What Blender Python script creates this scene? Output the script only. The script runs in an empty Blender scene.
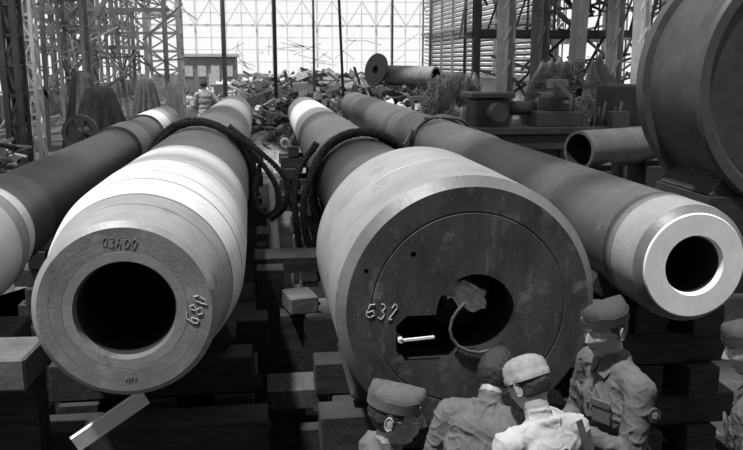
import bpy, bmesh, math, random, time
import numpy as np
from mathutils import Vector, Matrix, noise
T0=time.time()
DEBUG=None
random.seed(7)
S=bpy.context.scene
COL=S.collection
S.view_settings.view_transform='Standard'
V=Vector
CH=2.86
# ------------------------------------------------------------------ materials
def mat(name,c1,c2=None,rough=.6,scale=6,metal=0,bump=.1,stretch=(1,1,1),detail=8,spots=None,lo=.35,hi=.65,bscale=None,scr=None):
    m=bpy.data.materials.new(name); m.use_nodes=True
    nt=m.node_tree; N=nt.nodes; L=nt.links
    b=N['Principled BSDF']; b.inputs['Roughness'].default_value=rough; b.inputs['Metallic'].default_value=metal
    if c2 is None: c2=c1*.7
    tc=N.new('ShaderNodeTexCoord'); mp=N.new('ShaderNodeMapping'); mp.inputs['Scale'].default_value=stretch
    L.new(tc.outputs['Object'],mp.inputs['Vector'])
    n=N.new('ShaderNodeTexNoise'); n.inputs['Scale'].default_value=scale; n.inputs['Detail'].default_value=detail; n.inputs['Roughness'].default_value=.7
    L.new(mp.outputs[0],n.inputs['Vector'])
    r=N.new('ShaderNodeValToRGB'); e=r.color_ramp.elements
    e[0].position=lo; e[0].color=(c2,c2,c2,1); e[1].position=hi; e[1].color=(c1,c1,c1,1)
    L.new(n.outputs['Fac'],r.inputs[0]); out=r.outputs[0]
    def over(sc,th,val,fac=1,st=None):
        nonlocal out
        n2=N.new('ShaderNodeTexNoise'); n2.inputs['Scale'].default_value=sc; n2.inputs['Detail'].default_value=9; n2.inputs['Roughness'].default_value=.7
        if st:
            m2=N.new('ShaderNodeMapping'); m2.inputs['Scale'].default_value=st; m2.inputs['Rotation'].default_value=(.1,.15,.2); L.new(tc.outputs['Object'],m2.inputs['Vector']); L.new(m2.outputs[0],n2.inputs['Vector'])
        else: L.new(tc.outputs['Object'],n2.inputs['Vector'])
        r2=N.new('ShaderNodeValToRGB'); r2.color_ramp.elements[0].position=th; r2.color_ramp.elements[1].position=th+.12
        r2.color_ramp.elements[1].color=(fac,fac,fac,1)
        L.new(n2.outputs['Fac'],r2.inputs[0])
        mx=N.new('ShaderNodeMixRGB'); L.new(r2.outputs[0],mx.inputs[0]); L.new(out,mx.inputs[1]); mx.inputs[2].default_value=(val,val,val,1)
        out=mx.outputs[0]
    if spots: over(*spots)
    if scr: over(scr[0],scr[1],scr[2],.6,scr[3])
    L.new(out,b.inputs['Base Color'])
    if bump:
        n3=N.new('ShaderNodeTexNoise'); n3.inputs['Scale'].default_value=bscale or scale*4; n3.inputs['Detail'].default_value=8
        L.new(tc.outputs['Object'] if not bscale else mp.outputs[0],n3.inputs['Vector'])
        bp=N.new('ShaderNodeBump'); bp.inputs['Strength'].default_value=bump; bp.inputs['Distance'].default_value=.015
        L.new(n3.outputs['Fac'],bp.inputs['Height']); L.new(bp.outputs[0],b.inputs['Normal'])
    return m
SC=(1,14,1)
M_steel=mat('worn_steel',.20,.12,.48,2.2,.15,.12,detail=12,spots=(4,.57,.08,.8),scr=(5,.64,.36,SC),bscale=40)
M_steelL=mat('primed_steel_light',.78,.58,.55,2.0,0,.10,detail=12,spots=(4,.58,.38,.8),scr=(6,.63,.34,SC),bscale=40)
M_steelM=mat('primed_steel_mid',.36,.24,.48,2.2,.05,.12,detail=12,spots=(4,.57,.15,.8),scr=(6,.64,.55,SC),bscale=40)
M_dark=mat('dark_steel',.06,.032,.5,4,.1,.2,detail=12,spots=(10,.62,.12),bscale=50)
M_darkM=mat('dark_steel_mid',.115,.065,.46,2.4,.15,.14,detail=12,spots=(4,.58,.18,.8),scr=(6,.65,.26,SC),bscale=40)
M_drum=mat('drum_steel',.085,.05,.55,2.4,.1,.14,detail=12,spots=(4,.60,.12,.8),bscale=40)
M_face=mat('breech_face_steel',.075,.028,.62,3.2,0,.16,(1.5,1,.8),detail=12,spots=(6,.55,.17,.8),scr=(7,.60,.22,(3,1,.5)),bscale=50)  # dark colour stands in for shade on the breech face
M_faceM=mat('muzzle_face_steel',.30,.15,.6,3.5,0,.12,detail=12,spots=(6,.57,.42,.8),scr=(8,.61,.10,(1,1,3)),bscale=50)
M_white=mat('sunlit_muzzle_face',.95,.80,.5,6,0,.05,detail=12,spots=(9,.66,.55))  # white colour stands in for sun striking the right gun's muzzle
M_bore=mat('bore_black',.012,.006,.8,6)
M_chalk=mat('chalk',.62,.35,.95,90,0,0)
M_chalkF=mat('chalk_faint',.34,.22,.95,90,0,0)
M_rope=mat('hemp_rope',.085,.04,.95,30,0,.4)
M_wood=mat('old_timber',.04,.015,.85,4,0,.4,(1,1,6),spots=(8,.70,.10))
M_woodL=mat('pale_timber',.085,.045,.85,5,0,.3,(6,1,1))
M_block=mat('pale_block',.15,.08,.85,5,0,.3)
M_plank=mat('bright_plank',.9,.8,.8,8,0,.1)
M_floor=mat('oily_floor',.10,.03,.85,1.2,0,.5,spots=(3,.62,.24))
M_iron=mat('structural_iron',.07,.04,.7,3)
M_ironM=mat('structural_iron_mid',.24,.14,.7,3)
M_ironL=mat('structural_iron_pale',.6,.45,.7,3)  # pale colour also serves as haze over far steelwork
M_frame=mat('window_bar_hazed',.85,.7,.7,3)  # lightened in colour to imitate haze at the far end
M_brick=mat('sooty_brick',.35,.22,.9,6,0,.3)
M_louv=mat('louvre_slat',.95,.85,.7,4)
M_rub=mat('rubble',.38,.12,.9,9,0,.4)
M_tarp=mat('tarpaulin_dark',.10,.05,.85,5,0,.3)
M_tarpL=mat('tarpaulin_pale',.5,.3,.85,5,0,.3)
M_skin=mat('skin',.36,.27,.55,14,0,.05)
M_hair=mat('hair_dark',.035,.015,.6,60,0,.5,(1,1,.3))
M_eye=mat('eye_white',.5,.45,.3,10,0,0)
M_iris=mat('iris',.02,.02,.2,10,0,0)
M_lip=mat('lips',.23,.19,.5,20,0,0)
M_wool=mat('wool_cloth',.085,.05,.95,10,0,.16,bscale=160,spots=(25,.6,.035,.6))
M_wool2=mat('olive_cloth',.125,.08,.95,9,0,.16,bscale=160,spots=(25,.6,.06,.6))
M_wool3=mat('grey_cloth',.14,.09,.95,9,0,.16,bscale=160,spots=(25,.6,.07,.6))
M_shirt=mat('pale_shirt',.46,.36,.9,8,0,.10,bscale=160,spots=(20,.6,.30,.6))
M_capL=mat('pale_cap_cloth',.32,.2,.95,20,0,.2,spots=(40,.58,.12,.7))
M_capM=mat('cap_cloth',.12,.07,.95,20,0,.15)
M_capD=mat('cap_cloth_dark',.065,.04,.95,20,0,.15)
M_trous=mat('trouser_cloth',.14,.1,.95,14,0,.1)
M_boot=mat('boot_leather',.04,.02,.5,20)
M_leather=mat('strap_leather',.10,.06,.6,20)

# ------------------------------------------------------------------ mesh helpers
def empty(name,loc=(0,0,0)):
    e=bpy.data.objects.new(name,None); e.location=loc; COL.objects.link(e); return e
def mkobj(name,bm,mats,parent=None,smooth=None,loc=None,M=None):
    me=bpy.data.meshes.new(name); bm.to_mesh(me); bm.free()
    for m in mats: me.materials.append(m)
    if smooth is not None:
        for p in me.polygons: p.use_smooth=True
        try: me.set_sharp_from_angle(angle=math.radians(smooth))
        except Exception: pass
    o=bpy.data.objects.new(name,me); COL.objects.link(o)
    if loc is not None: o.location=loc
    if M is not None: o.matrix_world=M
    if parent is not None: o.parent=parent
    return o
def frame(a,b):
    d=(b-a); L=d.length; d=d.normalized()
    up=V((0,0,1)) if abs(d.z)<.95 else V((0,1,0))
    x=up.cross(d).normalized(); y=d.cross(x)
    return Matrix(((x.x,y.x,d.x,0),(x.y,y.y,d.y,0),(x.z,y.z,d.z,0),(0,0,0,1))),L
CV=[(-.5,-.5,-.5),(.5,-.5,-.5),(.5,.5,-.5),(-.5,.5,-.5),(-.5,-.5,.5),(.5,-.5,.5),(.5,.5,.5),(-.5,.5,.5)]
CF=[(0,3,2,1),(4,5,6,7),(0,1,5,4),(1,2,6,5),(2,3,7,6),(3,0,4,7)]
def rawcube(bm,M,mi):
    vs=[bm.verts.new(M@V(c)) for c in CV]; fs=[]
    for f in CF:
        q=bm.faces.new([vs[i] for i in f]); q.material_index=mi; fs.append(q)
    return fs
def box(bm,c,s,mi=0,rot=None,bev=0):
    M=Matrix.Translation(V(c))
    if rot is not None: M=M@rot
    M=M@Matrix.Diagonal((s[0],s[1],s[2],1))
    fs=rawcube(bm,M,mi)
    if bev:
        es=list(set(e for f in fs for e in f.edges))
        bmesh.ops.bevel(bm,geom=es,offset=bev,segments=1,affect='EDGES',material=mi)
def beam(bm,a,b,w,h,mi=0):
    a=V(a);b=V(b); R,L=frame(a,b)
    rawcube(bm,Matrix.Translation((a+b)/2)@R@Matrix.Diagonal((w,h,L,1)),mi)
def rod(bm,a,b,r1,r2=None,seg=12,mi=0):
    a=V(a);b=V(b); R,L=frame(a,b); R=R.to_3x3()
    if r2 is None: r2=r1
    A=[];B=[]
    for i in range(seg):
        t=2*math.pi*i/seg; d=R@V((math.cos(t),math.sin(t),0))
        A.append(bm.verts.new(a+d*r1)); B.append(bm.verts.new(b+d*r2))
    for i in range(seg):
        j=(i+1)%seg; f=bm.faces.new((A[i],A[j],B[j],B[i])); f.material_index=mi; f.smooth=True
    f=bm.faces.new(A[::-1]); f.material_index=mi
    f=bm.faces.new(B); f.material_index=mi
_us={}
def usphere(seg):
    if seg in _us: return _us[seg]
    n=max(6,seg//2); vs=[(0,0,-1)]; 
    for j in range(1,n):
        p=math.pi*j/n-math.pi/2
        for i in range(seg): t=2*math.pi*i/seg; vs.append((math.cos(t)*math.cos(p),math.sin(t)*math.cos(p),math.sin(p)))
    vs.append((0,0,1)); fs=[]
    for i in range(seg): fs.append((0,1+(i+1)%seg,1+i))
    for j in range(n-2):
        o=1+j*seg
        for i in range(seg): fs.append((o+i,o+(i+1)%seg,o+seg+(i+1)%seg,o+seg+i))
    o=1+(n-2)*seg; top=len(vs)-1
    for i in range(seg): fs.append((o+i,o+(i+1)%seg,top))
    _us[seg]=(vs,fs); return _us[seg]
def ball(bm,c,r,mi=0,seg=16,T=None):
    if not hasattr(r,'__len__'): r=(r,r,r)
    M=Matrix.Translation(V(c))@Matrix.Diagonal((r[0],r[1],r[2],1))
    if T is not None: M=T@M
    vs,fs=usphere(seg); q=[bm.verts.new(M@V(v)) for v in vs]
    for f in fs:
        g=bm.faces.new([q[i] for i in f]); g.material_index=mi; g.smooth=True
def caps(bm,a,b,r1,r2,T=None,seg=14):
    a=V(a);b=V(b)
    if T is not None: a=T@a;b=T@b
    rod(bm,a,b,r1,r2,seg); ball(bm,a,r1,0,seg); ball(bm,b,r2,0,seg)
def lathe(bm,prof,seg=96,c=(0,0,0),axis='Y',fn=None):
    rings=[]
    for (y,r,mi) in prof:
        ring=[]
        for i in range(seg):
            t=2*math.pi*i/seg; rr=max(r,1e-4)
            if fn: rr=fn(rr,t,y)
            if axis=='Y': p=(rr*math.cos(t),y,rr*math.sin(t))
            elif axis=='X': p=(y,rr*math.cos(t),rr*math.sin(t))
            else: p=(rr*math.cos(t),rr*math.sin(t),y)
            ring.append(bm.verts.new(V(p)+V(c)))
        rings.append(ring)
    for k in range(len(prof)-1):
        for i in range(seg):
            j=(i+1)%seg
            f=bm.faces.new((rings[k][i],rings[k][j],rings[k+1][j],rings[k+1][i])); f.material_index=prof[k][2]
    bmesh.ops.remove_doubles(bm,verts=[v for rg in rings for v in rg],dist=5e-4)
def fixn(bm): bmesh.ops.recalc_face_normals(bm,faces=bm.faces[:])
def evalmesh(o):
    dg=bpy.context.evaluated_depsgraph_get(); dg.update()
    me=bpy.data.meshes.new_from_object(o.evaluated_get(dg)); return me
def curve(name,paths,r,m,parent=None,cyc=False,res=3):
    cu=bpy.data.curves.new(name,'CURVE'); cu.dimensions='3D'; cu.bevel_depth=r; cu.bevel_resolution=res; cu.use_fill_caps=True
    for P in paths:
        s=cu.splines.new('POLY'); s.points.add(len(P)-1)
        s.points.foreach_set('co',[q for p in P for q in (p[0],p[1],p[2],1)])
        s.use_cyclic_u=cyc
    cu.materials.append(m)
    o=bpy.data.objects.new(name,cu); COL.objects.link(o)
    if parent: o.parent=parent
    return o

# ------------------------------------------------------------------ camera
th=math.atan(162/800); ps=math.radians(7.64)
cam=bpy.data.cameras.new('camera'); cam.sensor_width=36; cam.lens=36*800/743; cam.clip_end=400
co=bpy.data.objects.new('camera',cam); COL.objects.link(co)
co.location=(0,0,CH); co.rotation_euler=(math.pi/2-th,0,-ps); S.camera=co
if DEBUG:
    u,v,k=DEBUG; cam.lens*=k; cam.shift_x=(u-371.5)/743*k; cam.shift_y=(225-v)/743*k

# ------------------------------------------------------------------ light
w=bpy.data.worlds.new('overcast_sky'); S.world=w; w.use_nodes=True
bg=w.node_tree.nodes['Background']; bg.inputs[0].default_value=(.80,.80,.80,1); bg.inputs[1].default_value=1.22
sl=bpy.data.lights.new('sun','SUN'); sl.energy=5.2; sl.angle=math.radians(3)
so=bpy.data.objects.new('sun',sl); COL.objects.link(so)
so.rotation_euler=V((.30,.20,-1)).to_track_quat('-Z','Y').to_euler(); so.location=(0,-3,15)

# ------------------------------------------------------------------ hall shell
bm=bmesh.new(); box(bm,(3,46,-.1),(60,150,.2)); mkobj('floor',bm,[M_floor])
bm=bmesh.new(); box(bm,(2.5,-5.5,6.5),(30,.4,13)); mkobj('wall_front_sky_block',bm,[M_brick])  # unseen, added behind the camera to cut sky light on gun faces
bm=bmesh.new(); box(bm,(2.5,80,.9),(30,.4,1.8)); mkobj('wall_back',bm,[M_brick])
bm=bmesh.new()
box(bm,(2.5,-3.2,14),(29,5.0,.12))  # unseen roof strips, placed to halve sky light and lay sun patches
yy=5.0
while yy<44:
    box(bm,(2.5,yy,14),(29,2.4,.12),0); yy+=5.2
for k in range(12):
    y=-4+k*7.2
    beam(bm,(-12,y,13.2),(17,y,13.2),.2,.2,1); beam(bm,(-12,y,14.2),(17,y,14.2),.2,.2,1)
mkobj('ceiling_sun_slats',bm,[M_iron,M_ironM])
bm=bmesh.new()
x=-12
i=0
while x<=17.01:
    beam(bm,(x,80,1.8),(x,80,16),.22 if i%4==0 else .08,.2,0); x+=1.45/1.0; i+=1
for k in range(13):
    z=1.8+k*1.15; beam(bm,(-12,80,z),(17,80,z),.1,.2 if k%4==0 else .07,0)
for k in range(10):
    a=-12+k*2.9; beam(bm,(a,79.7,6.4),(a+1.45,79.7,8.7),.1,.12,0); beam(bm,(a+1.45,79.7,8.7),(a+2.9,79.7,6.4),.1,.12,0)
for k in range(30):
    a=V((random.uniform(-4,15),79.0,random.uniform(1.8,5))); beam(bm,a,a+V((random.uniform(-3,3),0,random.uniform(-.8,2))),.1,.1,0)
mkobj('window_1',bm,[M_frame])
bm=bmesh.new(); box(bm,(-4.5,72,1.7),(4.6,5,3.4),0); box(bm,(-4.5,72,3.5),(5.0,5.4,.25),1)
for k in range(4): box(bm,(-6.1+k*1.1,69.48,2.2),(.7,.06,.9),1)
box(bm,(-4.0,69.47,1.0),(.9,.08,2.0),1)
mkobj('office_shed',bm,[M_ironM,M_ironL])
bm=bmesh.new(); box(bm,(16.2,62,1.0),(.4,36,2.0)); box(bm,(16.2,10,.6),(.4,68,1.2)); box(bm,(16.5,63,8),(.1,34,12),1); mkobj('wall_right',bm,[M_brick,M_iron])
bm=bmesh.new()
for k in range(34):
    z=2.1+k*.36
    R=Matrix.Rotation(.6,4,'Y')
    box(bm,(16.1,63,z),(.30,34,.05),0,R)
for k in range(9):
    y=46+k*4.2; beam(bm,(15.8,y,2),(15.8,y,14),.16,.2,1)
for z in (2,5.6,9.2,12.8): beam(bm,(15.8,46,z),(15.8,80,z),.2,.25,1)
mkobj('window_2',bm,[M_louv,M_ironM])
def lattice(bm,x,y,w,d,h,step,t,mi=0,z0=0):
    P=[(x-w/2,y-d/2),(x+w/2,y-d/2),(x+w/2,y+d/2),(x-w/2,y+d/2)]
    for p in P: beam(bm,(p[0],p[1],z0),(p[0],p[1],h),t*1.6,t*1.6,mi)
    z=z0;k=0
    while z<h-.01:
        z2=min(z+step,h)
        for i in range(4):
            a=P[i];b=P[(i+1)%4]
            if (k+i)%2: a,b=b,a
            beam(bm,(a[0],a[1],z),(b[0],b[1],z2),t*.7,t*.7,mi)
            beam(bm,(P[i][0],P[i][1],z2),(P[(i+1)%4][0],P[(i+1)%4][1],z2),t*.8,t*.8,mi)
        z=z2;k+=1
bm=bmesh.new()
for k in range(7):
    y=-4+k*8; lattice(bm,16,y,.5,.7,13,1.3,.09)
for z in (4,8,12): beam(bm,(16,-4,z),(16,46,z),.3,.3)
for k in range(32): beam(bm,(16.1,-4+k*1.55,1.2),(16.1,-4+k*1.55,13),.06,.08)
for k in range(10): beam(bm,(16.1,-4,1.8+k*1.1),(16.1,46,1.8+k*1.1),.05,.06)
mkobj('wall_frame_right',bm,[M_ironM])
bm=bmesh.new(); box(bm,(-12.2,37,.7),(.4,86,1.4)); mkobj('wall_left',bm,[M_brick])
bm=bmesh.new()
for k in range(16):
    y=0+k*5.4; lattice(bm,-12,y,.5,.7,13,1.3,.09)
for z in (3.6,5.2,6.4,8.4,12):
    beam(bm,(-12,-4,z),(-12,80,z),.22,.22)
for k in range(26):
    y=k*3.1; beam(bm,(-12,y,5.2),(-12,y+1.55,6.4),.1,.1); beam(bm,(-12,y+1.55,6.4),(-12,y+3.1,5.2),.1,.1)
mkobj('wall_frame_left',bm,[M_ironM])

bm=bmesh.new(); lattice(bm,-4.6,40,1.5,1.5,12,.85,.11); mkobj('lattice_tower',bm,[M_ironL])
bm=bmesh.new(); lattice(bm,-8.4,40,1.0,1.2,12,1.1,.12); mkobj('lattice_tower',bm,[M_ironM])
bm=bmesh.new(); lattice(bm,-5.9,27,.7,.7,11,.8,.07); mkobj('lattice_tower',bm,[M_ironM])
bm=bmesh.new(); lattice(bm,-6.6,24.5,.35,.5,11,.7,.06); mkobj('lattice_tower',bm,[M_ironL])
bm=bmesh.new(); lattice(bm,-5.9,20.5,.3,.5,9,.7,.08); mkobj('lattice_tower',bm,[M_iron])
bm=bmesh.new()
for (y,z,x0,x1) in ((30,4.7,-11.3,-3.2),(30,3.4,-11.3,-4),(30.5,4.1,-9,-4.5)):
    beam(bm,(x0,y,z),(x1,y,z),.10,.14); beam(bm,(x0,y,z+.5),(x1,y,z+.5),.07,.1)
    xx=x0
    while xx<x1-.4:
        beam(bm,(xx,y,z),(xx+.4,y,z+.5),.05,.05); beam(bm,(xx+.4,y,z+.5),(xx+.8,y,z),.05,.05); xx+=.8
for a,b in (((-9,30,0),(-5,30,5.5)),((-10,29,5.8),(-6.8,29,1)),((-7.4,29,0),(-7.2,29,8)),((-4.9,31,0),(-5.6,31,7.5))):
    beam(bm,a,b,.12,.12)
for px in (-11.3,-3.4): beam(bm,(px,30,0),(px,30,5.4),.16,.16)
for px in (-8.9,-4.6): beam(bm,(px,30.5,0),(px,30.5,4.8),.12,.12)
for k in range(110):
    a=V((random.uniform(-9.8,-4),random.uniform(28.5,34),random.uniform(1.5,6)))
    beam(bm,a,a+V((random.uniform(-1.5,2),random.uniform(-.5,.5),random.uniform(-1.5,1.5))),.06,.06,random.randrange(2))
mkobj('travelling_crane_steelwork',bm,[M_ironM,M_ironL])

cols=[(-.045,36,M_ironM,.10,.0),(.016,38,M_iron,.09,0),(.063,40,M_ironM,.06,0),(.10,41,M_iron,.07,-.25),(.160,42,M_ironM,.06,0),(.208,40,M_ironM,.06,0),(.252,38,M_iron,.07,0)]
for (rx,y,m,r,tilt) in cols:
    bm=bmesh.new(); xx=rx*y
    rod(bm,(xx,y,0),(xx+tilt*2,y,13),r,r,12); rod(bm,(xx,y,0),(xx,y,.3),r*2.2,r*1.3,12); box(bm,(xx,y,.03),(r*6,r*6,.06))
    box(bm,(xx+tilt*2,y,13),(r*6,r*6,.1))
    mkobj('hall_column',bm,[m])
for (xx,y,m,l) in ((7.4,21.2,M_iron,0),(8.9,22.5,M_ironL,.6),(9.6,21.4,M_ironM,0),(10.3,21.2,M_ironL,-.3),(6.4,21,M_ironM,0)):
    bm=bmesh.new()
    beam(bm,(xx,y,0),(xx+l*.5,y,12),.06,.26); beam(bm,(xx-.11,y,0),(xx-.11+l*.5,y,12),.28,.03); beam(bm,(xx+.11,y,0),(xx+.11+l*.5,y,12),.28,.03)
    box(bm,(xx,y,.05),(.5,.5,.1))
    for k in range(14): beam(bm,(xx-.1+l*.5*k/14,y-.12,k*.85),(xx+.1+l*.5*k/14,y-.12,k*.85+.4),.03,.05)
    mkobj('steel_stanchion',bm,[m])
bm=bmesh.new()
for z in (3.7,4.9): beam(bm,(6,22.9,z),(14,22.9,z),.15,.2)
for k in range(20):
    a=6+k*.4; beam(bm,(a,22.9,3.7),(a+.4,22.9,4.9) if k%2 else (a-.0,22.9,4.9),.05,.05)
for px in (6.1,13.9,8.1,11.2): beam(bm,(px,22.9,0),(px,22.9,8),.2,.2)
box(bm,(8.2,23.6,3.62),(4.4,1.4,.08)); 
for k in range(9): beam(bm,(6.2+k*.5,22.8,3.6),(6.2+k*.5,22.8,4.5),.03,.03)
for k in range(110):
    a=V((random.uniform(6,14),random.uniform(23,25),random.uniform(1.5,6)))
    beam(bm,a,a+V((random.uniform(-2,2),random.uniform(-.2,.5),random.uniform(-1.8,1.8))),.07,.07,random.choice((0,0,1)))
mkobj('steel_gantry',bm,[M_iron,M_ironM])

# ------------------------------------------------------------------ gun barrels
DIG={'6':[[(.8,.95),(.35,.8),(.1,.4),(.2,.08),(.6,0),(.85,.25),(.6,.5),(.15,.35)]],
'8':[[(.5,.5),(.15,.75),(.5,1),(.85,.75),(.5,.5),(.1,.25),(.5,0),(.9,.25),(.5,.5)]],
'0':[[(.5,0),(.15,.3),(.2,.8),(.5,1),(.85,.7),(.8,.2),(.5,0)]],
'3':[[(.1,.9),(.5,1),(.8,.75),(.4,.52),(.85,.28),(.5,0),(.1,.1)]],
'2':[[(.1,.75),(.4,1),(.8,.8),(.5,.35),(.05,.0),(.9,.08)]],
'/':[[(.0,0),(.9,1.1)]],'-':[[(0,.5),(.8,.6)]],
'~':[[(0,.3),(.3,.8),(.5,.2),(.9,.7)]],'h':[[(.1,0),(.15,1)],[(.12,.4),(.5,.6),(.8,.45),(.8,0)]]}
def chalk(parent,txt,c,h,ang,y,r=.0025,m=None):
    P=[]
    ca,sa=math.cos(ang),math.sin(ang)
    for k,ch in enumerate(txt):
        for st in DIG[ch]:
            pts=[]
            for (px,pz) in st:
                xx=(px*.6+k*.72+pz*.15)*h+random.uniform(-.07,.07)*h; zz=pz*h+random.uniform(-.07,.07)*h
                pts.append((c[0]+xx*ca-zz*sa,y,c[1]+xx*sa+zz*ca))
            q=[]
            for a,b in zip(pts,pts[1:]):
                for s in range(4): q.append((a[0]*(1-s/4)+b[0]*s/4+random.uniform(-1,1)*.0012,y,a[2]*(1-s/4)+b[2]*s/4+random.uniform(-1,1)*.0012))
            q.append(pts[-1])
            i=0
            while i<len(q)-2:
                n=random.randint(4,9); P.append(q[i:i+n+1]); i+=n+(1 if random.random()<.4 else 0)
    P=[p for p in P if len(p)>1]
    return curve('chalk_mark',P,r,m or M_chalk,parent,res=1)
def gun(name,x,y,z,prof,mats,seg=128):
    root=empty(name,(x,y,z)); bm=bmesh.new(); lathe(bm,prof,seg); fixn(bm)
    o=mkobj('tube',bm,mats,root,28); return root,o
MATS=[M_steel,M_steelL,M_steelM,M_dark,M_darkM,M_faceM,M_white,M_bore,M_face]
g1,_=gun('naval_gun_barrel',-.666,3.72,1.72,[(5,.0,7),(5,.225,7),(.10,.225,7),(.035,.228,0),(0,.240,2),(0,.285,2),(.002,.287,0),(0,.289,5),(0,.345,5),(.0015,.346,0),(0,.348,5),(0,.40,2),(.025,.428,2),(.29,.45,2),(.31,.455,3),(.325,.455,2),(.37,.465,2),(.46,.478,0),(.485,.482,1),(.56,.50,1),(.72,.52,1),(.725,.523,0),(.745,.525,1),(.83,.535,1),(.96,.537,0),(.98,.537,1),(1.5,.537,1),(1.52,.535,2),(1.55,.535,1),(2.6,.52,1),(2.62,.515,2),(3.6,.51,2),(4.2,.505,0),(5.2,.50,0),(5.22,.49,4),(9.5,.46,4),(9.52,.45,2),(12,.44,2),(13.2,.43,2),(14.9,.42,3),(14.9,.3,7),(14.9,.0,7)],MATS)
chalk(g1,'680',(.325,-.09),.070,1.15,-.002,.0028)
chalk(g1,'03h00',(-.09,.315),.045,-.12,-.002,.0014,M_chalkF); chalk(g1,'~~',(-.02,-.36),.04,.1,-.002,.0014,M_chalkF)
g0,_=gun('naval_gun_barrel',-2.12,3.3,1.60,[(4,.0,7),(4,.15,7),(.02,.15,5),(0,.17,5),(0,.33,5),(.04,.36,1),(.5,.40,1),(1.2,.43,1),(2.35,.43,1),(2.40,.43,2),(2.6,.425,3),(2.66,.41,1),(2.9,.385,3),(2.95,.37,4),(3.6,.365,3),(3.65,.345,3),(8.6,.335,4),(8.62,.37,2),(9.6,.37,3),(9.62,.34,4),(11.4,.33,4),(11.4,.37,1),(12.6,.37,2),(14.4,.36,3),(14.4,0,3)],MATS,96)
g2=empty('naval_gun_barrel',(.94,3.53,1.72))
bm=bmesh.new()
lathe(bm,[(0,0,8),(0,.30,8),(0,.46,8),(.003,.463,8),(.003,.469,8),(0,.472,8),(0,.585,0),(.05,.632,2),(.62,.637,2),(.622,.634,2),(.634,.634,2),(.637,.637,2),(1.30,.637,2),(1.40,.61,2),(1.46,.55,4),(1.50,.47,4),(3.2,.45,4),(3.22,.44,4),(6.0,.43,4),(8.8,.42,4),(8.82,.41,1),(12.2,.40,1),(14.6,.39,2),(15.2,.38,3),(15.2,0,3)],128); fixn(bm)
t2=mkobj('tube',bm,MATS,None,28)
def cutter(fn):
    b=bmesh.new(); fn(b); fixn(b); 
    o=mkobj('cut',b,[M_bore]); return o
def c1(b): rod(b,(.03,-.2,-.02),(.03,1.0,-.02),.19,.19,48)
def c2(b): box(b,(-.19,.15,-.13),(.32,.7,.22),0,None,.05)
def c3(b):
    for a in (2.75,): rod(b,(.53*math.cos(a),-.1,.53*math.sin(a)),(.53*math.cos(a),.08,.53*math.sin(a)),.011,.011,12)
    for a in (2.35,3.7): rod(b,(.385*math.cos(a),-.1,.385*math.sin(a)),(.385*math.cos(a),.08,.385*math.sin(a)),.013,.013,12)
cuts=[cutter(c1),cutter(c2),cutter(c3)]
for c in cuts:
    md=t2.modifiers.new('b','BOOLEAN'); md.operation='DIFFERENCE'; md.solver='EXACT'; md.object=c
    try: md.material_mode='TRANSFER'
    except Exception: pass
me=evalmesh(t2); t2.modifiers.clear(); t2.data=me
for c in cuts: bpy.data.objects.remove(c)
t2.location=(0,0,0); t2.parent=g2
try: me.set_sharp_from_angle(angle=math.radians(28))
except Exception: pass
bm=bmesh.new()
K=[(-.03,-.012,.03),(-.06,-.014,.0),(-.085,-.015,-.04),(-.095,-.015,-.09),(-.085,-.015,-.135),(-.055,-.015,-.175),(-.01,-.015,-.20),(.05,-.015,-.213),(.12,-.012,-.20)]
for a,b in zip(K,K[1:]): caps(bm,a,b,.008,.008,None,10)
mkobj('breech_hook',bm,[M_darkM],g2,40)
bm=bmesh.new(); beam(bm,(-.33,-.012,-.135),(-.17,-.012,-.125),.016,.010,0); rod(bm,(-.33,.02,-.135),(-.33,-.02,-.135),.012,.012,12); beam(bm,(-.33,.0,-.135),(-.352,.15,-.135),.02,.02,0); mkobj('breech_latch',bm,[M_steelL],g2)
bm=bmesh.new()
lathe(bm,[(.30,0,1),(.30,.10,1),(.40,.12,1),(.40,.19,1),(.6,.195,1)],48,(.03,0,-.02))
mkobj('breech_screw',bm,[M_white,M_dark],g2,40)
bm=bmesh.new(); n=18; G={}
for i in range(n+1):
    for j in range(n+1):
        u=i/n*2-1; v=j/n*2-1
        G[i,j]=bm.verts.new((-.0+u*.10+.02*noise.noise(V((u*2,v*2,1))),.08+.05*noise.noise(V((u*3,v*3,4)))+.02*v,.050+v*.065*(1-.3*abs(u))+.03*noise.noise(V((u*2,v*2,9)))-.03*u))
for i in range(n):
    for j in range(n): bm.faces.new((G[i,j],G[i+1,j],G[i+1,j+1],G[i,j+1]))
o=mkobj('bore_bright_patch',bm,[M_plank],g2,180)  # pale sheet added as the bright glimpse inside the breech opening
chalk(g2,'632',(-.50,-.02),.075,-.12,-.002,.0028)
g3,_=gun('naval_gun_barrel',2.45,4.2,1.71,[(4,.0,7),(4,.170,7),(.04,.170,6),(0,.180,6),(0,.303,6),(.012,.31,0),(.03,.32,0),(.06,.350,2),(.10,.356,2),(.34,.357,0),(.40,.357,4),(.41,.362,3),(.46,.362,4),(.47,.352,4),(1.4,.352,4),(3.3,.352,3),(3.33,.352,4),(4.6,.352,4),(4.65,.372,4),(7.4,.375,3),(7.43,.372,0),(8.6,.375,2),(9.4,.375,4),(17.5,.38,3),(17.5,0,3)],MATS,112)

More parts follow.
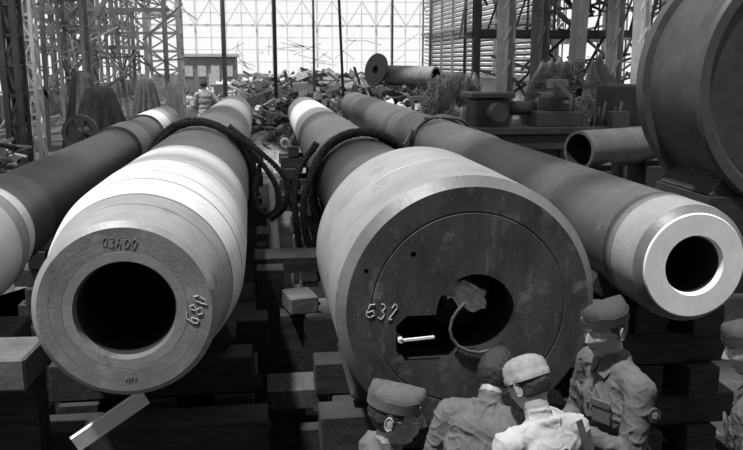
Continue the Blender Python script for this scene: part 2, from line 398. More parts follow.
# ------------------------------------------------------------------ ropes
def twist(P,r,turns_per_m=9):
    n=len(P); P=[V(p) for p in P]; out=[[],[],[]]; s=0
    prev=None
    for i in range(n):
        t=(P[min(i+1,n-1)]-P[max(i-1,0)]).normalized()
        if prev is None:
            a=V((0,1,0)) if abs(t.y)<.9 else V((1,0,0)); u=(a-t*a.dot(t)).normalized()
        else: u=(prev-t*prev.dot(t)).normalized()
        prev=u; v=t.cross(u)
        if i: s+=(P[i]-P[i-1]).length
        for k in range(3):
            a=s*turns_per_m*2*math.pi+k*2.094
            out[k].append(P[i]+u*math.cos(a)*r*.55+v*math.sin(a)*r*.55)
    return out
def spl(P,n=12):
    P=[V(p) for p in P]; out=[]
    for i in range(len(P)-1):
        a=P[max(i-1,0)];b=P[i];c=P[i+1];d=P[min(i+2,len(P)-1)]
        for k in range(n):
            t=k/n
            out.append(.5*((2*b)+(c-a)*t+(2*a-5*b+4*c-d)*t*t+(3*b-a-3*c+d)*t**3))
    out.append(P[-1]); return out
def ropering(cx,y,cz,R,loops,r,extra=(),jit=.03):
    paths=[]
    for k in range(loops):
        ph=random.uniform(0,6); P=[]
        RR=R+random.uniform(0,jit); yy=y+(k-loops/2)*r*1.7
        for i in range(121):
            a=2*math.pi*i/120
            rr=RR+.012*math.sin(3*a+ph)+max(0,-math.sin(a))*.06
            P.append((cx+rr*math.cos(a),yy+.03*math.sin(2*a+ph),cz+rr*math.sin(a)))
        paths+=twist(P,r)
    for e in extra: paths+=twist(spl(e),r)
    return curve('rope_coil',paths,r*.55,M_rope,res=2)
ropering(-.666,8.3,1.72,.535,3,.030,[[(-.3,8.2,2.17),(-.05,8.1,1.9),(.12,8.0,1.62),(.10,7.9,1.42),(-.04,7.9,1.40),(-.12,8.0,1.6),(-.05,8.2,1.95),(-.35,8.4,2.22)],
   [(-.9,8.2,2.25),(-.55,8.05,2.28),(-.1,7.9,2.05),(.2,7.8,1.75),(.18,7.7,1.5),(.05,7.8,1.35)]])
ropering(.94,7.6,1.72,.475,5,.036,[[(.55,7.5,2.05),(.38,7.3,1.75),(.34,7.2,1.45),(.42,7.2,1.1),(.55,7.3,.8)],[(.5,7.7,2.1),(.3,7.6,1.8),(.28,7.4,1.4),(.35,7.4,1.05),(.5,7.4,1.3)]],.05)
ropering(2.45,11.0,1.71,.40,2,.026,[[(2.05,11,1.95),(1.85,10.8,1.6),(1.9,10.7,1.25)],[(2.2,10.9,2.12),(2.6,10.6,2.12),(2.9,10.9,1.9)]])

# ------------------------------------------------------------------ timber cribs
def crib(cx,y,top,w=1.15,d=.9,t=.2,saddle=.3,mats=None):
    bm=bmesh.new(); z=0;k=0; n=int(top//t); tt=top/n
    for k in range(n):
        zc=(k+.5)*tt
        for s in (-1,0,1) if k%2 else (-1,1):
            j=random.uniform(-.05,.05); mi=1 if random.random()<.12 else 0
            if k%2: box(bm,(cx+s*w*.36+j,y,zc),(tt*.98,d+random.uniform(-.05,.2),tt*.97),mi,None,.008)
            else: box(bm,(cx+j,y+s*d*.38,zc),(w+random.uniform(0,.25),tt*.98,tt*.97),mi,None,.008)
    for s in (-1,1):
        rot=Matrix.Rotation(s*-.5,4,'Y'); box(bm,(cx+s*saddle,y,top+.09),(.2,d*.8,.16),0,rot,.01)
    mkobj('timber_crib',bm,mats or [M_wood,M_woodL])
for (cx,top,ys,sd) in ((-2.12,1.22,(4.9,9.5,15),.24),(-.666,1.16,(5.0,10,16.2),.34),(2.45,1.33,(5.2,10.5,17),.24)):
    for y in ys: crib(cx,y,top,saddle=sd)
crib(.94,4.35,1.06,1.25,1.0,.2,.40); crib(.94,10.0,1.26,saddle=.3); crib(.94,16.0,1.28,saddle=.3)
bm=bmesh.new()
for a,b,w_,h_,mi in (((-3.6,4.28,.82),(-.02,4.28,.82),.24,.2,0),((-3.3,3.95,.42),(.1,3.98,.42),.25,.2,0),((-3.4,3.9,.12),(.1,3.9,.12),.24,.24,0),((-1.75,4.1,0),(-1.75,4.1,1.28),.2,.2,0),((-1.28,4.1,0),(-1.28,4.1,1.28),.2,.2,0),
    ((.02,5.9,0),(.02,5.9,1.35),.2,.2,0),((-.1,6.3,1.30),(.55,6.3,1.30),.35,.12,0),((.16,5.4,0),(.16,5.4,1.15),.16,.18,0),((-.02,4.85,.8),(.30,4.85,.8),.3,.12,1),((.1,4.85,0),(.1,4.85,.74),.2,.2,0),((.0,6.3,0),(.0,6.3,1.24),.2,.2,0)):
    beam(bm,a,b,w_,h_,mi)
box(bm,(.22,5.4,1.23),(.20,.26,.12),2,Matrix.Rotation(.2,4,'Z'),.01)
box(bm,(-1.50,4.05,1.37),(.66,.34,.17),2,Matrix.Rotation(-.06,4,'Z'),.012)
beam(bm,(-1.0,3.95,.95),(-.66,4.10,1.13),.03,.085,3)
for k in range(90):
    a=V((random.uniform(-3.2,3.6),random.uniform(3.9,9),random.uniform(.03,.12)))
    ang=random.uniform(0,3.1); L=random.uniform(.15,.7)
    beam(bm,a,a+V((math.cos(ang)*L,math.sin(ang)*L,.02)),random.uniform(.04,.12),.04,random.choice((0,0,1)))
mkobj('loose_timber_pile',bm,[M_wood,M_woodL,M_block,M_plank])
for xx in (-1.4,.14,1.75,3.3):
    bm=bmesh.new(); beam(bm,(xx,1,.06),(xx,60,.06),.03,.1); beam(bm,(xx,1,.12),(xx,60,.12),.07,.03); beam(bm,(xx,1,.015),(xx,60,.015),.13,.02); mkobj('floor_rail',bm,[M_steel])

# ------------------------------------------------------------------ scrap, tarps, machines
def mound(bm,c,rx,ry,h,mi=0,seed=0,n=34,ex=.8):
    grid={}
    for i in range(n+1):
        for j in range(n+1):
            u=i/n*2-1;v=j/n*2-1; d=min(1,(u*u+v*v))
            z=h*(1-d)**ex*(.75+.5*noise.noise(V((u*3+seed,v*3,0))))+.12*h*noise.noise(V((u*9,v*9+seed,2)))*(1-d)
            grid[i,j]=bm.verts.new((c[0]+u*rx,c[1]+v*ry,c[2]+max(z,0)))
    for i in range(n):
        for j in range(n):
            f=bm.faces.new((grid[i,j],grid[i+1,j],grid[i+1,j+1],grid[i,j+1])); f.material_index=mi
def scrap(name,c,rx,ry,h,n,mats,size=1,seed=0):
    bm=bmesh.new(); mound(bm,c,rx,ry,h*.85,0,seed)
    for k in range(n):
        u=random.gauss(0,.42);v=random.gauss(0,.42)
        if u*u+v*v>1: continue
        z=h*(1-(u*u+v*v))**.8
        p=V((c[0]+u*rx,c[1]+v*ry,c[2]+z*random.uniform(.65,1.0)))
        d=V((random.uniform(-1,1),random.uniform(-1,1),random.uniform(-.3,.35))).normalized()
        L=random.uniform(.3,1.5)*size; mi=random.randrange(len(mats)); t=random.random()
        if t<.45: beam(bm,p-d*L*.55,p+d*L*.55,random.uniform(.03,.12)*size,random.uniform(.03,.08)*size,mi)
        elif t<.63: rod(bm,p-d*L/2,p+d*L/2,random.uniform(.03,.13)*size,None,12,mi)
        elif t<.77:
            R,_l=frame(V((0,0,0)),d); rr=random.uniform(.12,.32)*size
            rings=[[bm.verts.new(p+R@V((r_*math.cos(q*.524),r_*math.sin(q*.524),y_))) for q in range(12)] for (y_,r_) in ((0,rr*.6),(0,rr),(.12*size,rr),(.12*size,rr*.6))]
            for a_ in range(4):
                for q in range(12):
                    f=bm.faces.new((rings[a_][q],rings[a_][(q+1)%12],rings[(a_+1)%4][(q+1)%12],rings[(a_+1)%4][q])); f.material_index=mi
        else: box(bm,p,(random.uniform(.15,.7)*size,random.uniform(.1,.5)*size,random.uniform(.03,.35)*size),mi,Matrix.Rotation(random.uniform(0,3),4,d))
    return mkobj(name,bm,mats)
scrap('scrap_metal_heap',(1.2,24.4,0),2.8,3.2,1.9,640,[M_rub,M_iron,M_dark,M_ironM,M_rub,M_iron,M_ironL],.7,1)
scrap('scrap_metal_heap',(4.4,28.5,0),3.4,4.0,2.0,640,[M_iron,M_ironM,M_rub,M_dark,M_iron,M_ironM,M_ironL],.85,5)
scrap('scrap_metal_heap',(3,47,0),9,4.5,2.3,500,[M_ironM,M_ironL,M_rub,M_iron],1.5,9)
scrap('rubble_heap',(-5.2,12.5,0),2.4,3.6,2.15,640,[M_rub,M_dark,M_ironM,M_iron,M_tarpL,M_tarpL,M_ironL],.55,3)
scrap('rubble_heap',(-8.8,19.5,0),2.0,3.2,2.6,500,[M_rub,M_dark,M_iron,M_ironM,M_tarpL,M_ironL],.8,6)
def tarp(name,c,R,h,m,seed,top=.28):
    bm=bmesh.new()
    prof=[]
    for k in range(19):
        t=k/18; r=R*(top+(1-top)*(1-t)**.9) ; prof.append((h*t,r,0))
    prof.append((h*1.02,R*top*.5,0)); prof.append((h*1.03,0,0))
    def fn(r,t,z):
        q=z/h
        f=abs(math.sin(5.5*t+seed+1.1*math.sin(3*q+seed)))
        return r*(1+(.34*(1-q)+.05)*(f-.6)+.07*math.sin(13*t+seed*2)*(1-q)+.15*math.sin(2*t+seed)+.05*noise.noise(V((math.cos(t)*3,math.sin(t)*3,z*3+seed))))
    lathe(bm,prof,150,c,'Z',fn); fixn(bm); mkobj(name,bm,[m],None,60)
tarp('tarpaulin_covered_machine',(-3.6,18.6,0),.85,2.3,M_tarp,1,.30)
tarp('tarpaulin_covered_machine',(-2.95,21.2,0),.65,2.45,M_tarp,2.2,.25)
tarp('tarpaulin_covered_machine',(-2.45,23.1,0),.5,2.3,M_tarpL,4,.35)
tarp('tarpaulin_covered_machine',(-4.5,21.2,0),.7,2.6,M_tarp,3,.3)
bm=bmesh.new(); 
lathe(bm,[(0,.26,0),(0,.34,0),(.1,.34,0),(.1,.26,0),(0,.26,0)],40,(-3.5,16,1.55),'Y')
for k in range(6):
    a=k*math.pi/3; beam(bm,(-3.5,16.05,1.55),(-3.5+.28*math.cos(a),16.05,1.55+.28*math.sin(a)),.05,.05)
rod(bm,(-3.5,15.9,1.55),(-3.5,16.6,1.55),.07,.07); box(bm,(-3.5,16.5,.75),(.5,.4,1.5)); mkobj('machine_handwheel',bm,[M_dark])
root=empty('flanged_pipe',(0,0,0))
def ring_pipe(bm,a,b,r,ri,mi=0,mi2=1,flange=None):
    a=V(a);b=V(b);R,L=frame(a,b); T=Matrix.Translation(a)@R; b2=bmesh.new()
    pr=[(L,ri,mi2),(0,ri,mi),(0,r,mi),(L,r,mi),(L,ri,mi)]
    lathe(b2,pr,56,(0,0,0),'Z'); fixn(b2); bmesh.ops.transform(b2,matrix=T,verts=b2.verts)
    tmp=bpy.data.meshes.new('t'); b2.to_mesh(tmp); b2.free(); bm.from_mesh(tmp); bpy.data.meshes.remove(tmp)
bm=bmesh.new(); ring_pipe(bm,(7.9,36.6,2.25),(6.0,38.5,2.3),.46,.36); mkobj('pipe',bm,[M_ironM,M_bore],root,40)
bm=bmesh.new(); lathe(bm,[(0,.2,0),(0,.78,0),(.12,.78,0),(.14,.45,0),(.5,.4,0)],48,(0,0,0),'Z'); R,_l=frame(V((5.2,38.3,2.5)),V((6.0,38.8,2.3))); bmesh.ops.transform(bm,matrix=Matrix.Translation((5.3,38.2,2.55))@R,verts=bm.verts); mkobj('flange',bm,[M_dark],root,40)
bm=bmesh.new(); box(bm,(6.5,37.9,.9),(1.2,1.2,1.85)); box(bm,(7.5,37.1,.88),(.7,.7,1.8)); mkobj('cradle',bm,[M_iron],root)
root=empty('hollow_forging',(0,0,0))
bm=bmesh.new(); ring_pipe(bm,(5.95,14.6,1.22),(8.1,15.6,1.22),.38,.32,0,1); mkobj('tube',bm,[M_darkM,M_bore],root,40)
bm=bmesh.new()
for t in (.2,.8):
    px=5.95+2.15*t; py=14.6+t; box(bm,(px,py,.42),(.3,1.0,.84)); 
    for s in(-1,1): box(bm,(px,py+s*.3,.92),(.3,.2,.2),0,Matrix.Rotation(-s*.5,4,'X'))
mkobj('cradle',bm,[M_wood],root)
bm=bmesh.new()
box(bm,(6.6,18.0,.65),(4.6,1.5,1.3),0,None,.03); box(bm,(6.6,18.0,1.38),(4.9,1.7,.16),1,None,.02)
box(bm,(6.6,17.1,1.05),(4.4,.08,.12),1); 
for k in range(9): box(bm,(4.6+k*.5,17.18,.55),(.08,.14,.8),0)
box(bm,(5.1,18,1.75),(.8,.9,.65),0,None,.05); box(bm,(5.1,18,2.15),(1.0,1.0,.12),1,None,.02); rod(bm,(5.1,17.4,1.8),(5.1,17.0,1.8),.2,.2,24,1); rod(bm,(5.5,17.9,1.85),(6.2,17.9,1.85),.16,.16,24,1)
box(bm,(6.6,17.9,1.62),(1.1,1.1,.35),1,None,.03); box(bm,(6.7,17.9,1.95),(.6,.8,.35),0,None,.04); rod(bm,(6.7,17.4,2.0),(6.7,17.0,2.0),.05,.05,16,2); rod(bm,(6.7,17.02,1.8),(6.7,17.02,2.2),.03,.03,10,2)
box(bm,(6.7,17.9,2.3),(.35,.5,.4),2,None,.03); beam(bm,(5.9,17.5,2.25),(7.4,17.4,2.35),.06,.06,1); beam(bm,(6.5,17.5,2.5),(6.9,17.4,2.05),.12,.1,2)
box(bm,(8.3,18,1.9),(.8,1.0,.95),0,None,.05); box(bm,(7.9,17.2,1.6),(.4,.3,.4),1,None,.02)
for k in range(6): rod(bm,(7.4+k*.12,17.5,1.46),(7.45+k*.13,17.5,1.8+.1*(k%3)),.04,.03,10,k%3)
mkobj('lathe_machine',bm,[M_dark,M_darkM,M_ironM],None)
def swarf(c,rx,ry,h,n):
    bm=bmesh.new(); root=empty('wire_swarf_pile',c)
    mound(bm,(0,0,0),rx,ry,h*1.05,0,random.random()*9,44,.35); mkobj('core',bm,[M_dark],root,180)
    P=[]
    for k in range(n):
        u=random.uniform(-.95,.95);v=random.uniform(-.95,.4); d=u*u+v*v
        if d>1: continue
        p=V((u*rx,v*ry,h*(1-d)**.35*random.uniform(.45,1))); r=random.uniform(.04,.11); ax=V((random.uniform(-1,1),random.uniform(-1,1),random.uniform(-1,1))).normalized()
        R,_l=frame(V((0,0,0)),ax); q=[]
        for i in range(26):
            a=i*.6; q.append(p+R@V((math.cos(a)*r,math.sin(a)*r,i*.008)))
        P.append(q)
    curve('wire',P,.007,M_darkM,root,res=0)
swarf((4.9,20.6,0),1.0,1.2,2.6,700)
swarf((7.9,20.0,0),1.5,.8,2.9,900)
swarf((10.4,19.8,0),.95,.8,2.9,500)
root=empty('steel_drum_vessel',(6.75,9.0,2.62))
bm=bmesh.new()
lathe(bm,[(.05,0,1),(.03,.9,1),(.03,1.46,1),(.0,1.50,0),(0,1.62,0),(.04,1.66,0),(.30,1.67,0),(.31,1.60,0),(1.30,1.60,0),(1.31,1.70,0),(1.5,1.70,0),(1.5,0,0)],140); fixn(bm)
mkobj('shell',bm,[M_drum,M_dark],root,30)
bm=bmesh.new()
for s in (-1,1): box(bm,(s*1.05,.75,-2.0),(.6,1.4,1.24)); box(bm,(s*1.05,.75,-1.35),(.4,1.3,.3),0,Matrix.Rotation(-s*.6,4,'Y'))
mkobj('cradle',bm,[M_wood],root)
bm=bmesh.new(); beam(bm,(8.6,17.0,.06),(8.0,11.8,.06),.22,.12); mkobj('floor_plank',bm,[M_ironL])
print('scene',time.time()-T0)

# ------------------------------------------------------------------ people
_hm={}
def headmesh(grow=0):
    if grow in _hm:
        b=bmesh.new(); b.from_mesh(_hm[grow]); return b
    nu,nv=110,84
    bm=bmesh.new(); rows=[]
    g=lambda a,s:math.exp(-(a/s)**2)
    def shape(dx,dy,dz):
        x=.075*math.copysign(abs(dx)**.93,dx); y=.096*dy; z=.120*dz
        t=max(0,-dz)
        x*=1-.30*t**1.6
        if dy<0: y*=1-.42*t
        else: y*=1-.10*t
        y+=.012*t
        if dy<0 and dz>-.3: y*=1.04
        if y>0:
            f=min(1,max(0,dy*1.6))
            o=.006*g(z-.026,.009)*g(x,.05)
            for s in(-1,1):
                o-=.013*g(x-s*.031,.015)*g(z-.008,.013)
                o+=.005*g(x-s*.042,.016)*g(z+.022,.014)
                o-=.004*g(x-s*.046,.016)*g(z+.055,.018)
            q=max(0,min(1,(.018-z)/.046)) if z>-.030 else max(0,1-(-.030-z)/.010)
            o+=(.005+.023*q)*g(x,.0085+.005*q)*(1 if z>-.042 else 0)*min(1,max(0,(.03-z)/.012))
            for s in(-1,1): o+=.006*g(x-s*.013,.006)*g(z+.032,.007)
            o+=.007*g(x,.022)*g(z+.056,.005)+.007*g(x,.019)*g(z+.068,.0055)-.005*g(x,.024)*g(z+.062,.003)
            o-=.004*g(x,.02)*g(z+.08,.006); o+=.010*g(x,.022)*g(z+.100,.014)
            y+=o*f
        return V((x,y,z))
    for j in range(nv+1):
        p=math.pi*j/nv-math.pi/2; row=[]
        for i in range(nu):
            a=2*math.pi*i/nu
            a=a-.45*math.sin(a)
            d=V((math.sin(a)*math.cos(p),math.cos(a)*math.cos(p),math.sin(p)))
            c=shape(*d)
            if grow: c=c+d*grow
            row.append(bm.verts.new(c))
        rows.append(row)
    for j in range(nv):
        for i in range(nu):
            k=(i+1)%nu
            f=bm.faces.new((rows[j][i],rows[j][k],rows[j+1][k],rows[j+1][i]))
            c=f.calc_center_median()
            if not grow and c.y>.07 and abs(c.x)<.024 and -.073<c.z<-.052: f.material_index=1
    bmesh.ops.remove_doubles(bm,verts=bm.verts,dist=1e-5); fixn(bm)
    me=bpy.data.meshes.new('hm'); bm.to_mesh(me); _hm[grow]=me
    return bm
def make_head(root,T,cap,glasses=False,hairlen=.0,capm=None):
    mkobj('head',headmesh(),[M_skin,M_lip],root,180,M=T)
    bm=bmesh.new()
    P=[]
    for s in(-1,1):
        T2=Matrix.Translation((s*.078,-.010,-.006))@Matrix.Rotation(s*-.35,4,'Z')@Matrix.Rotation(-.15,4,'X')
        ball(bm,(0,0,0),(.005,.016,.028),0,20,T2)
        P.append([T2@V((s*.004,.015*math.cos(t*.3)-.001,.028*math.sin(t*.3)*(1.0 if math.sin(t*.3)>0 else .9))) for t in range(2,20)])
    mkobj('ears',bm,[M_skin],root,180,M=T)
    e=curve('ear_rims',P,.0034,M_skin,root,res=3); e.matrix_world=T
    bm=bmesh.new()
    for s in(-1,1):
        ball(bm,(s*.031,.074,.006),.0125,0,16); ball(bm,(s*.031,.0835,.004),(.0055,.004,.0055),1,12)
        for k in range(6):
            t=k/5; ball(bm,(s*(.018+.03*t),.0945-.012*t*t,.026+.004*math.sin(t*3)),(.006,.004,.0035),1,8)
        for k in range(9):
            t=k/8*2-1; ball(bm,(s*.031+t*.013,.086-.004*t*t,.012-.004*t*t),(.004,.0035,.0028),2,8)
    mkobj('eyes',bm,[M_eye,M_hair,M_skin],root,180,M=T)
    bm=headmesh(grow=.006)
    dele=[]
    for v in bm.verts:
        x,y,z=v.co
        line=.062 if y>.045 else (.012 if y>.012 else (-.03 if y>.0 else (.03 if y>-.022 else -.05)))
        line+= .006*noise.noise(v.co*80)
        if z<line-hairlen*(y<0): dele.append(v)
        else: v.co+=v.co.normalized()*(.004*noise.noise(v.co*60)+(.006 if not cap else -.0015))
    bmesh.ops.delete(bm,geom=dele,context='VERTS')
    if cap=='garrison':
        bmesh.ops.delete(bm,geom=[v for v in bm.verts if v.co.z>.075],context='VERTS')
    o=mkobj('hair',bm,[M_hair],root,180,M=T)
    md=o.modifiers.new('s','SOLIDIFY'); md.thickness=.006
    if cap=='garrison':
        bm=bmesh.new(); n=48; rings=[]
        tilt=Matrix.Translation((0,0,.002))@Matrix.Rotation(math.radians(-4),4,'X')
        prof=[(.040,.0785,.102),(.060,.0795,.105),(.080,.0760,.107),(.096,.064,.105),(.108,.044,.102),(.116,.022,.098),(.119,.008,.094)]
        for (z,a,b) in prof:
            r=[]
            for i in range(n):
                t=2*math.pi*i/n; y=b*math.cos(t); x=a*math.sin(t)
                zz=z+(.008*(y/.11)**2*(z-.04)/.1)+.002*noise.noise(V((x*40,y*40,z*40)))
                r.append(bm.verts.new(tilt@V((x*(1+.03*noise.noise(V((y*30,z*30,a*9)))),y-.004,zz))))
            rings.append(r)
        for k in range(len(rings)-1):
            for i in range(n): bm.faces.new((rings[k][i],rings[k][(i+1)%n],rings[k+1][(i+1)%n],rings[k+1][i]))
        L_=rings[-1]
        for i in range(n//2):
            vs=[]
            for q in (L_[i],L_[i+1],L_[(n-i-1)%n],L_[(n-i)%n]):
                if q not in vs: vs.append(q)
            if len(vs)>2: bm.faces.new(vs)
        rings=[]
        for (h,off) in ((0,.0015),(0,.0045),(1,.0045),(1,.0015)):
            r=[]
            for i in range(n):
                t=2*math.pi*i/n; c=math.cos(t)
                top=.076+.010*math.exp(-((abs(c)-.75)/.25)**2)-.024*max(0,c)**10
                z=.037 if h==0 else top
                r.append(bm.verts.new(tilt@V(((.079+off)*math.sin(t),(.1055+off)*c-.004,z))))
            rings.append(r)
        for k in range(4):
            for i in range(n): bm.faces.new((rings[k][i],rings[k][(i+1)%n],rings[(k+1)%4][(i+1)%n],rings[(k+1)%4][i]))
        fixn(bm)
        ball(bm,(.043,.092,.062),(.007,.005,.007),1,8)
        mkobj('garrison_cap',bm,[capm or M_capM,M_chalkF],root,50,M=T)
    elif cap=='round':
        bm=bmesh.new()
        def fn(r,t,z): return r*(1+.02*math.sin(9*t+z*40)+.16*abs(math.sin(t))+.03*noise.noise(V((math.cos(t)*3,math.sin(t)*3,z*40))))
        lathe(bm,[(.026,.080,0),(.026,.088,0),(.050,.090,0),(.054,.086,0),(.075,.087,0),(.100,.078,0),(.118,.058,0),(.128,.03,0),(.130,0,0)],64,(0,-.006,0),'Z',fn); fixn(bm)
        mkobj('knit_cap',bm,[capm or M_capL],root,60,M=T)
    if glasses:
        P=[]
        for s in(-1,1): P.append([(s*.033+.021*math.cos(k*.3),.105,.002+.018*math.sin(k*.3)) for k in range(22)])
        P.append([(-.012,.105,.004),(0,.109,.007),(.012,.105,.004)])
        for s in(-1,1): P.append([(s*.054,.103,.006),(s*.070,.09,.007),(s*.080,-.002,.008),(s*.079,-.02,-.01)])
        g=curve('spectacles',P,.0016,M_iris,root,res=2); g.matrix_world=T
_h={}
def handmesh(side,curl):
    key=(side,curl)
    if key in _h: return _h[key]
    bm=bmesh.new()
    ball(bm,(0,.045,0),(.040,.052,.014)); caps(bm,(-.022,.0,0),(-.028,.085,0),.012,.0105); caps(bm,(.018,.0,0),(.028,.085,0),.013,.0105); caps(bm,(0,0,0),(0,.09,0),.014,.0105); caps(bm,(0,-.03,0),(0,.02,0),.025,.022)
    for (x,L,r) in ((-.031,.060,.0075),(-.0105,.074,.0085),(.0105,.080,.0088),(.031,.070,.0085)):
        p=V((x,.088,0)); a=curl*.5; seg=[.45,.32,.26]
        for k in range(3):
            q=p+V((x*.10*seg[k],math.cos(a)*L*seg[k]*1.1,-math.sin(a)*L*seg[k]*1.1)); caps(bm,p,q,r*(1-.08*k),r*(1-.08*(k+1)),None,10); p=q; a+=curl
    p=V((.030,.020,-.004))
    for k,(dx,dy,dz,r) in enumerate(((.024,.026,-.008,.013),(.012,.028,-.008,.0105),(.003,.026,-.008,.009))):
        q=p+V((dx,dy,dz)); caps(bm,p,q,r,r*.88,None,10); p=q
    if side<0: 
        for v in bm.verts: v.co.x*=-1
        fixn(bm)
    o=mkobj('tmp',bm,[M_skin]); md=o.modifiers.new('r','REMESH'); md.mode='VOXEL'; md.voxel_size=.003; md2=o.modifiers.new('s','SMOOTH'); md2.iterations=3; md2.factor=.5
    me=evalmesh(o); bpy.data.objects.remove(o)
    for p_ in me.polygons: p_.use_smooth=True
    if not me.materials: me.materials.append(M_skin)
    _h[key]=me; return me
def person(name,headpos,yaw,lean=0,headpitch=0,headyaw=0,height=1.75,top=M_wool2,bot=M_trous,cap='garrison',capm=None,arms=('down','down'),glasses=False,patch=None,strap=False,ground=0,neckf=.03,belt=True,hairlen=0,headroll=0):
    s=height/1.75
    piv=V((0,0,.96)); Ln=Matrix.Translation(piv)@Matrix.Rotation(-lean,4,'X')@Matrix.Translation(-piv)
    Rz=Matrix.Rotation(yaw,4,'Z')
    hl=Ln@V((0,neckf,1.635-neckf*.3))
    hw=Rz@(hl*s)
    base=V((headpos[0]-hw.x,headpos[1]-hw.y,ground))
    W=Matrix.Translation(base)@Rz@Matrix.Scale(s,4)
    root=empty(name,base)
    def setp(o): 
        o.parent=root; o.matrix_parent_inverse=Matrix.Translation(base).inverted(); return o
    bm=bmesh.new(); bones=[]
    def C(a,b,r1,r2,mi,T=None):
        caps(bm,a,b,r1,r2,T)
        A=V(a);B=V(b)
        if T is not None: A=T@A;B=T@B
        bones.append((A,B,mi,(r1+r2)/2))
    for (c,r) in (((0,0,1.0),(.17,.122,.15)),((0,0,1.12),(.16,.115,.14)),((0,.005,1.27),(.178,.126,.16)),((0,-.015,1.37),(.172,.105,.10)),((0,-.02,1.43),(.11,.075,.06))):
        ball(bm,c,r,0,24,Ln)
    ball(bm,(0,.0,.90),(.182,.130,.13),0,24)
    bones.append((Ln@V((0,0,1.02)),Ln@V((0,0,1.40)),0,.15)); bones.append((V((-.06,0,.90)),V((.06,0,.90)),0,.13))
    nt=Ln@V((0,neckf*.6,1.56))
    C(Ln@V((0,-.01,1.42)),nt,.060,.056,1)
    for k in range(24):
        a=k*2*math.pi/24
        p=Ln@V((.066*math.cos(a),-.004+.064*math.sin(a),1.468-.02*math.sin(a))); ball(bm,p,(.014,.014,.024),0,10)
        bones.append((p,p+V((0,0,.001)),0,.018))
    hands=[]
    for i,sd in enumerate((-1,1)):
        sh=V((sd*.180,-.005,1.410))
        pose=arms[i]
        if pose=='down': el=V((sd*.245,-.04,1.14)); wr=V((sd*.25,.06,.90)); fd=V((0,.15,-1)); pn=V((-sd,0,0))
        elif pose=='front': el=V((sd*.25,.03,1.15)); wr=V((sd*.13,.26,1.10)); fd=V((-sd*.5,.9,.05)); pn=V((0,0,-1))
        elif pose=='up': el=V((sd*.23,.08,1.16)); wr=V((sd*.11,.27,1.28)); fd=V((-sd*.5,.5,.3)); pn=V((0,-.3,-.9))
        elif pose=='hip': el=V((sd*.33,-.10,1.18)); wr=V((sd*.21,.08,1.06)); fd=V((-sd*.7,.4,-.4)); pn=V((-sd*.4,-.5,.2))
        C(Ln@V((sd*.06,-.015,1.435)),Ln@sh,.060,.064,0)
        C(Ln@sh,Ln@el,.064,.050,0); C(Ln@el,Ln@wr,.049,.038,0)
        d=(wr-el).normalized(); C(Ln@(wr-d*.03),Ln@(wr+d*.005),.042,.042,0)
        hands.append((sd,Ln@(wr+d*.01),(Ln.to_3x3()@fd).normalized(),(Ln.to_3x3()@pn).normalized()))
        hp=V((sd*.092,0,.90)); kn=V((sd*.11,.03,.50)); an=V((sd*.115,-.02,.12))
        C(hp,kn,.098,.070,2); C(kn,an,.068,.055,2)
        C(V((sd*.115,-.02,.12)),V((sd*.115,-.03,.05)),.056,.046,3); C(V((sd*.115,-.03,.045)),V((sd*.13,.15,.038)),.044,.038,3)
    o=mkobj('tmp',bm,[top]); md=o.modifiers.new('r','REMESH'); md.mode='VOXEL'; md.voxel_size=.007; m2=o.modifiers.new('s','SMOOTH'); m2.iterations=10; m2.factor=.5
    me=evalmesh(o); bpy.data.objects.remove(o)
    me.materials.clear()
    for m in (top,M_skin,bot,M_boot): me.materials.append(m)
    nv=len(me.vertices); co_=np.empty(nv*3); me.vertices.foreach_get('co',co_); co_=co_.reshape(-1,3)
    no=np.empty(nv*3); me.vertices.foreach_get('normal',no); no=no.reshape(-1,3)
    npl=len(me.polygons); pc=np.empty(npl*3); me.polygons.foreach_get('center',pc); pc=pc.reshape(-1,3)
    def near(P):
        best=np.full(len(P),9.0); mi=np.zeros(len(P),int)
        for A,B,m_,r in bones:
            A=np.array(A);B=np.array(B); ab=B-A; t=np.clip(((P-A)@ab)/max(ab@ab,1e-9),0,1)
            d=np.linalg.norm(P-(A+t[:,None]*ab),axis=1)-r
            k=d<best; best[k]=d[k]; mi[k]=m_
        return mi
    mi=near(pc); mi[(mi==2)&(pc[:,2]>.80)]=0; mi[(mi==0)&(pc[:,2]<.78)&(abs(pc[:,0])<.2)]=2
    me.polygons.foreach_set('material_index',mi.astype(np.int32)); me.polygons.foreach_set('use_smooth',np.ones(npl,bool))
    kv=near(co_); sd_=random.uniform(0,50); disp=np.zeros(nv)
    for i in range(nv):
        if kv[i] in (0,2):
            x,y,z=co_[i]
            wx=noise.noise(V((x*4+sd_,y*4,z*4)))*.8
            a=noise.noise(V((x*6+sd_,y*6,z*4))); b=noise.noise(V((x*7+z*9+wx,y*8+sd_,z*12-x*8+wx))); b2=noise.noise(V((x*15-z*12,y*15+sd_*2+wx,z*20+x*10)))
            disp[i]=.003*a+.0075*(max(0,1-abs(b)*9)-.2)+.004*(max(0,1-abs(b2)*6)-.2)
    co2=co_+no*disp[:,None]
    k=(kv==0)&(co_[:,2]>.79)&(co_[:,2]<.86); co2[k,:2]+=no[k,:2]*.012
    me.vertices.foreach_set('co',co2.ravel()); me.update()
    ob=bpy.data.objects.new('body',me); COL.objects.link(ob); ob.matrix_world=W; setp(ob); 
    bm=bmesh.new()
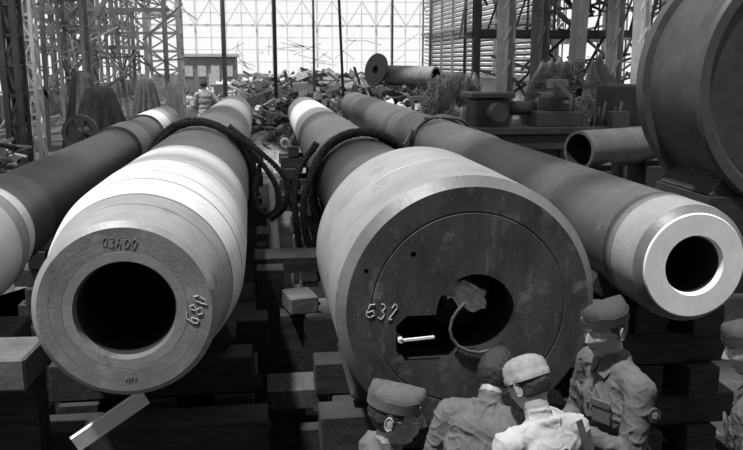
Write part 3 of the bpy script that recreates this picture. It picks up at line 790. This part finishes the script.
    if belt:
        n=48; rr=[[],[],[],[]]
        for i in range(n):
            t=2*math.pi*i/n
            for k,(dr,dz) in enumerate(((.0,-.022),(.008,-.022),(.008,.022),(0,.022))):
                rr[k].append(bm.verts.new(Ln@V(((.172+dr)*math.cos(t),(.128+dr)*math.sin(t),1.05+dz))))
        for k in range(4):
            for i in range(n): bm.faces.new((rr[k][i],rr[k][(i+1)%n],rr[(k+1)%4][(i+1)%n],rr[(k+1)%4][i]))
    L3=Ln.to_3x3().to_4x4()
    for sd in(-1,1):
        box(bm,Ln@V((sd*.082,.115,1.30)),(.095,.012,.10),1,L3@Matrix.Rotation(-sd*.35,4,'Z'),.004)
        box(bm,Ln@V((sd*.082,.119,1.34)),(.100,.012,.035),1,L3@Matrix.Rotation(-sd*.35,4,'Z'),.004)
        box(bm,Ln@V((sd*.035,.066,1.455)),(.05,.008,.05),1,L3@Matrix.Rotation(-sd*.5,4,'Z')@Matrix.Rotation(.6,4,'X')@Matrix.Rotation(sd*.5,4,'Y'),.003)
    for k in range(5): ball(bm,Ln@V((0,.130-(.02 if k>3 else 0),1.12+k*.065)),(.008,.005,.008),0,8)
    fixn(bm); ob=mkobj('jacket_trim',bm,[M_leather,top],None,40,M=W); setp(ob)
    if strap:
        P=[]
        for k in range(31):
            t=k/30
            P.append(Ln@V((.10+.10*t,-.120-.014*math.sin(t*3.1),1.49-.46*t)))
        bm=bmesh.new()
        for a,b in zip(P,P[1:]): beam(bm,a,b,.03,.006)
        ob=mkobj('shoulder_strap',bm,[M_leather],None,M=W); setp(ob)
    if patch:
        sd=patch; bm=bmesh.new(); 
        c=Ln@V((sd*.254,-.018,1.33)); rod(bm,c-V((sd*.012,0,0)),c+V((sd*.004,0,0)),.03,.03,20,0); rod(bm,c+V((sd*.004,0,0)),c+V((sd*.0055,0,0)),.016,.016,5,1)
        ob=mkobj('shoulder_patch',bm,[M_capD,M_chalkF],None,M=W); setp(ob)
    for (sd,p,f,pn) in hands:
        z=-(pn-f*pn.dot(f)).normalized(); x=f.cross(z)
        R=Matrix(((x.x,f.x,z.x,p.x),(x.y,f.y,z.y,p.y),(x.z,f.z,z.z,p.z),(0,0,0,1)))
        want=V((0,1,.2)) if pn.z>-.5 else V((-sd,0,0))
        hs=1 if x.dot(want)>0 else -1
        h=bpy.data.objects.new('hand',handmesh(hs,.38)); COL.objects.link(h); h.matrix_world=W@R@Matrix.Translation((0,.01,0)); setp(h)
    HT=Matrix.Translation((headpos[0],headpos[1],ground+hl.z*s))@Matrix.Rotation(yaw+headyaw,4,'Z')@Matrix.Rotation(-headpitch,4,'X')@Matrix.Rotation(headroll,4,'Y')@Matrix.Scale(s,4)
    before=set(COL.objects)
    make_head(None,HT,cap,glasses,hairlen,capm)
    for o2 in set(COL.objects)-before: setp(o2)
    print(name,'head z',ground+hl.z*s,'base',base,time.time()-T0)
    return root
R_=math.radians
person('soldier',(.45,2.70),R_(-85),0.03,R_(5),R_(-22),1.72,M_wool3,cap='garrison',capm=M_capM,glasses=True,arms=('front','front'))
person('soldier',(1.0,3.26),R_(-35),.36,R_(34),R_(0),1.69,M_wool3,cap=None,arms=('front','front'),hairlen=.01,neckf=.06)
person('soldier',(1.06,3.00),R_(20),.14,R_(30),R_(10),1.70,M_shirt,cap='round',capm=M_capL,arms=('front','front'),strap=True,neckf=.07)
person('soldier',(1.48,3.22),R_(100),.10,R_(6),R_(14),1.84,M_wool2,cap='garrison',capm=M_capD,arms=('up','front'),patch=-1)
person('soldier',(1.99,2.92),R_(40),.12,R_(12),R_(35),1.84,M_wool,cap='garrison',capm=M_capD,arms=('down','down'),patch=-1)
bm=bmesh.new()
for k in range(4):
    for j in range(5): box(bm,(-2.1+j*.32,19.7,.09+k*.17),(.3,1.1,.165),random.choice((0,0,1)),None,.01)
mkobj('timber_stack',bm,[M_wood,M_woodL])
person('workman',(-1.40,19.75),R_(20),.05,R_(10),0,1.78,M_shirt,cap='round',capm=M_capM,arms=('front','hip'),ground=.685,belt=False)
print('total',time.time()-T0)
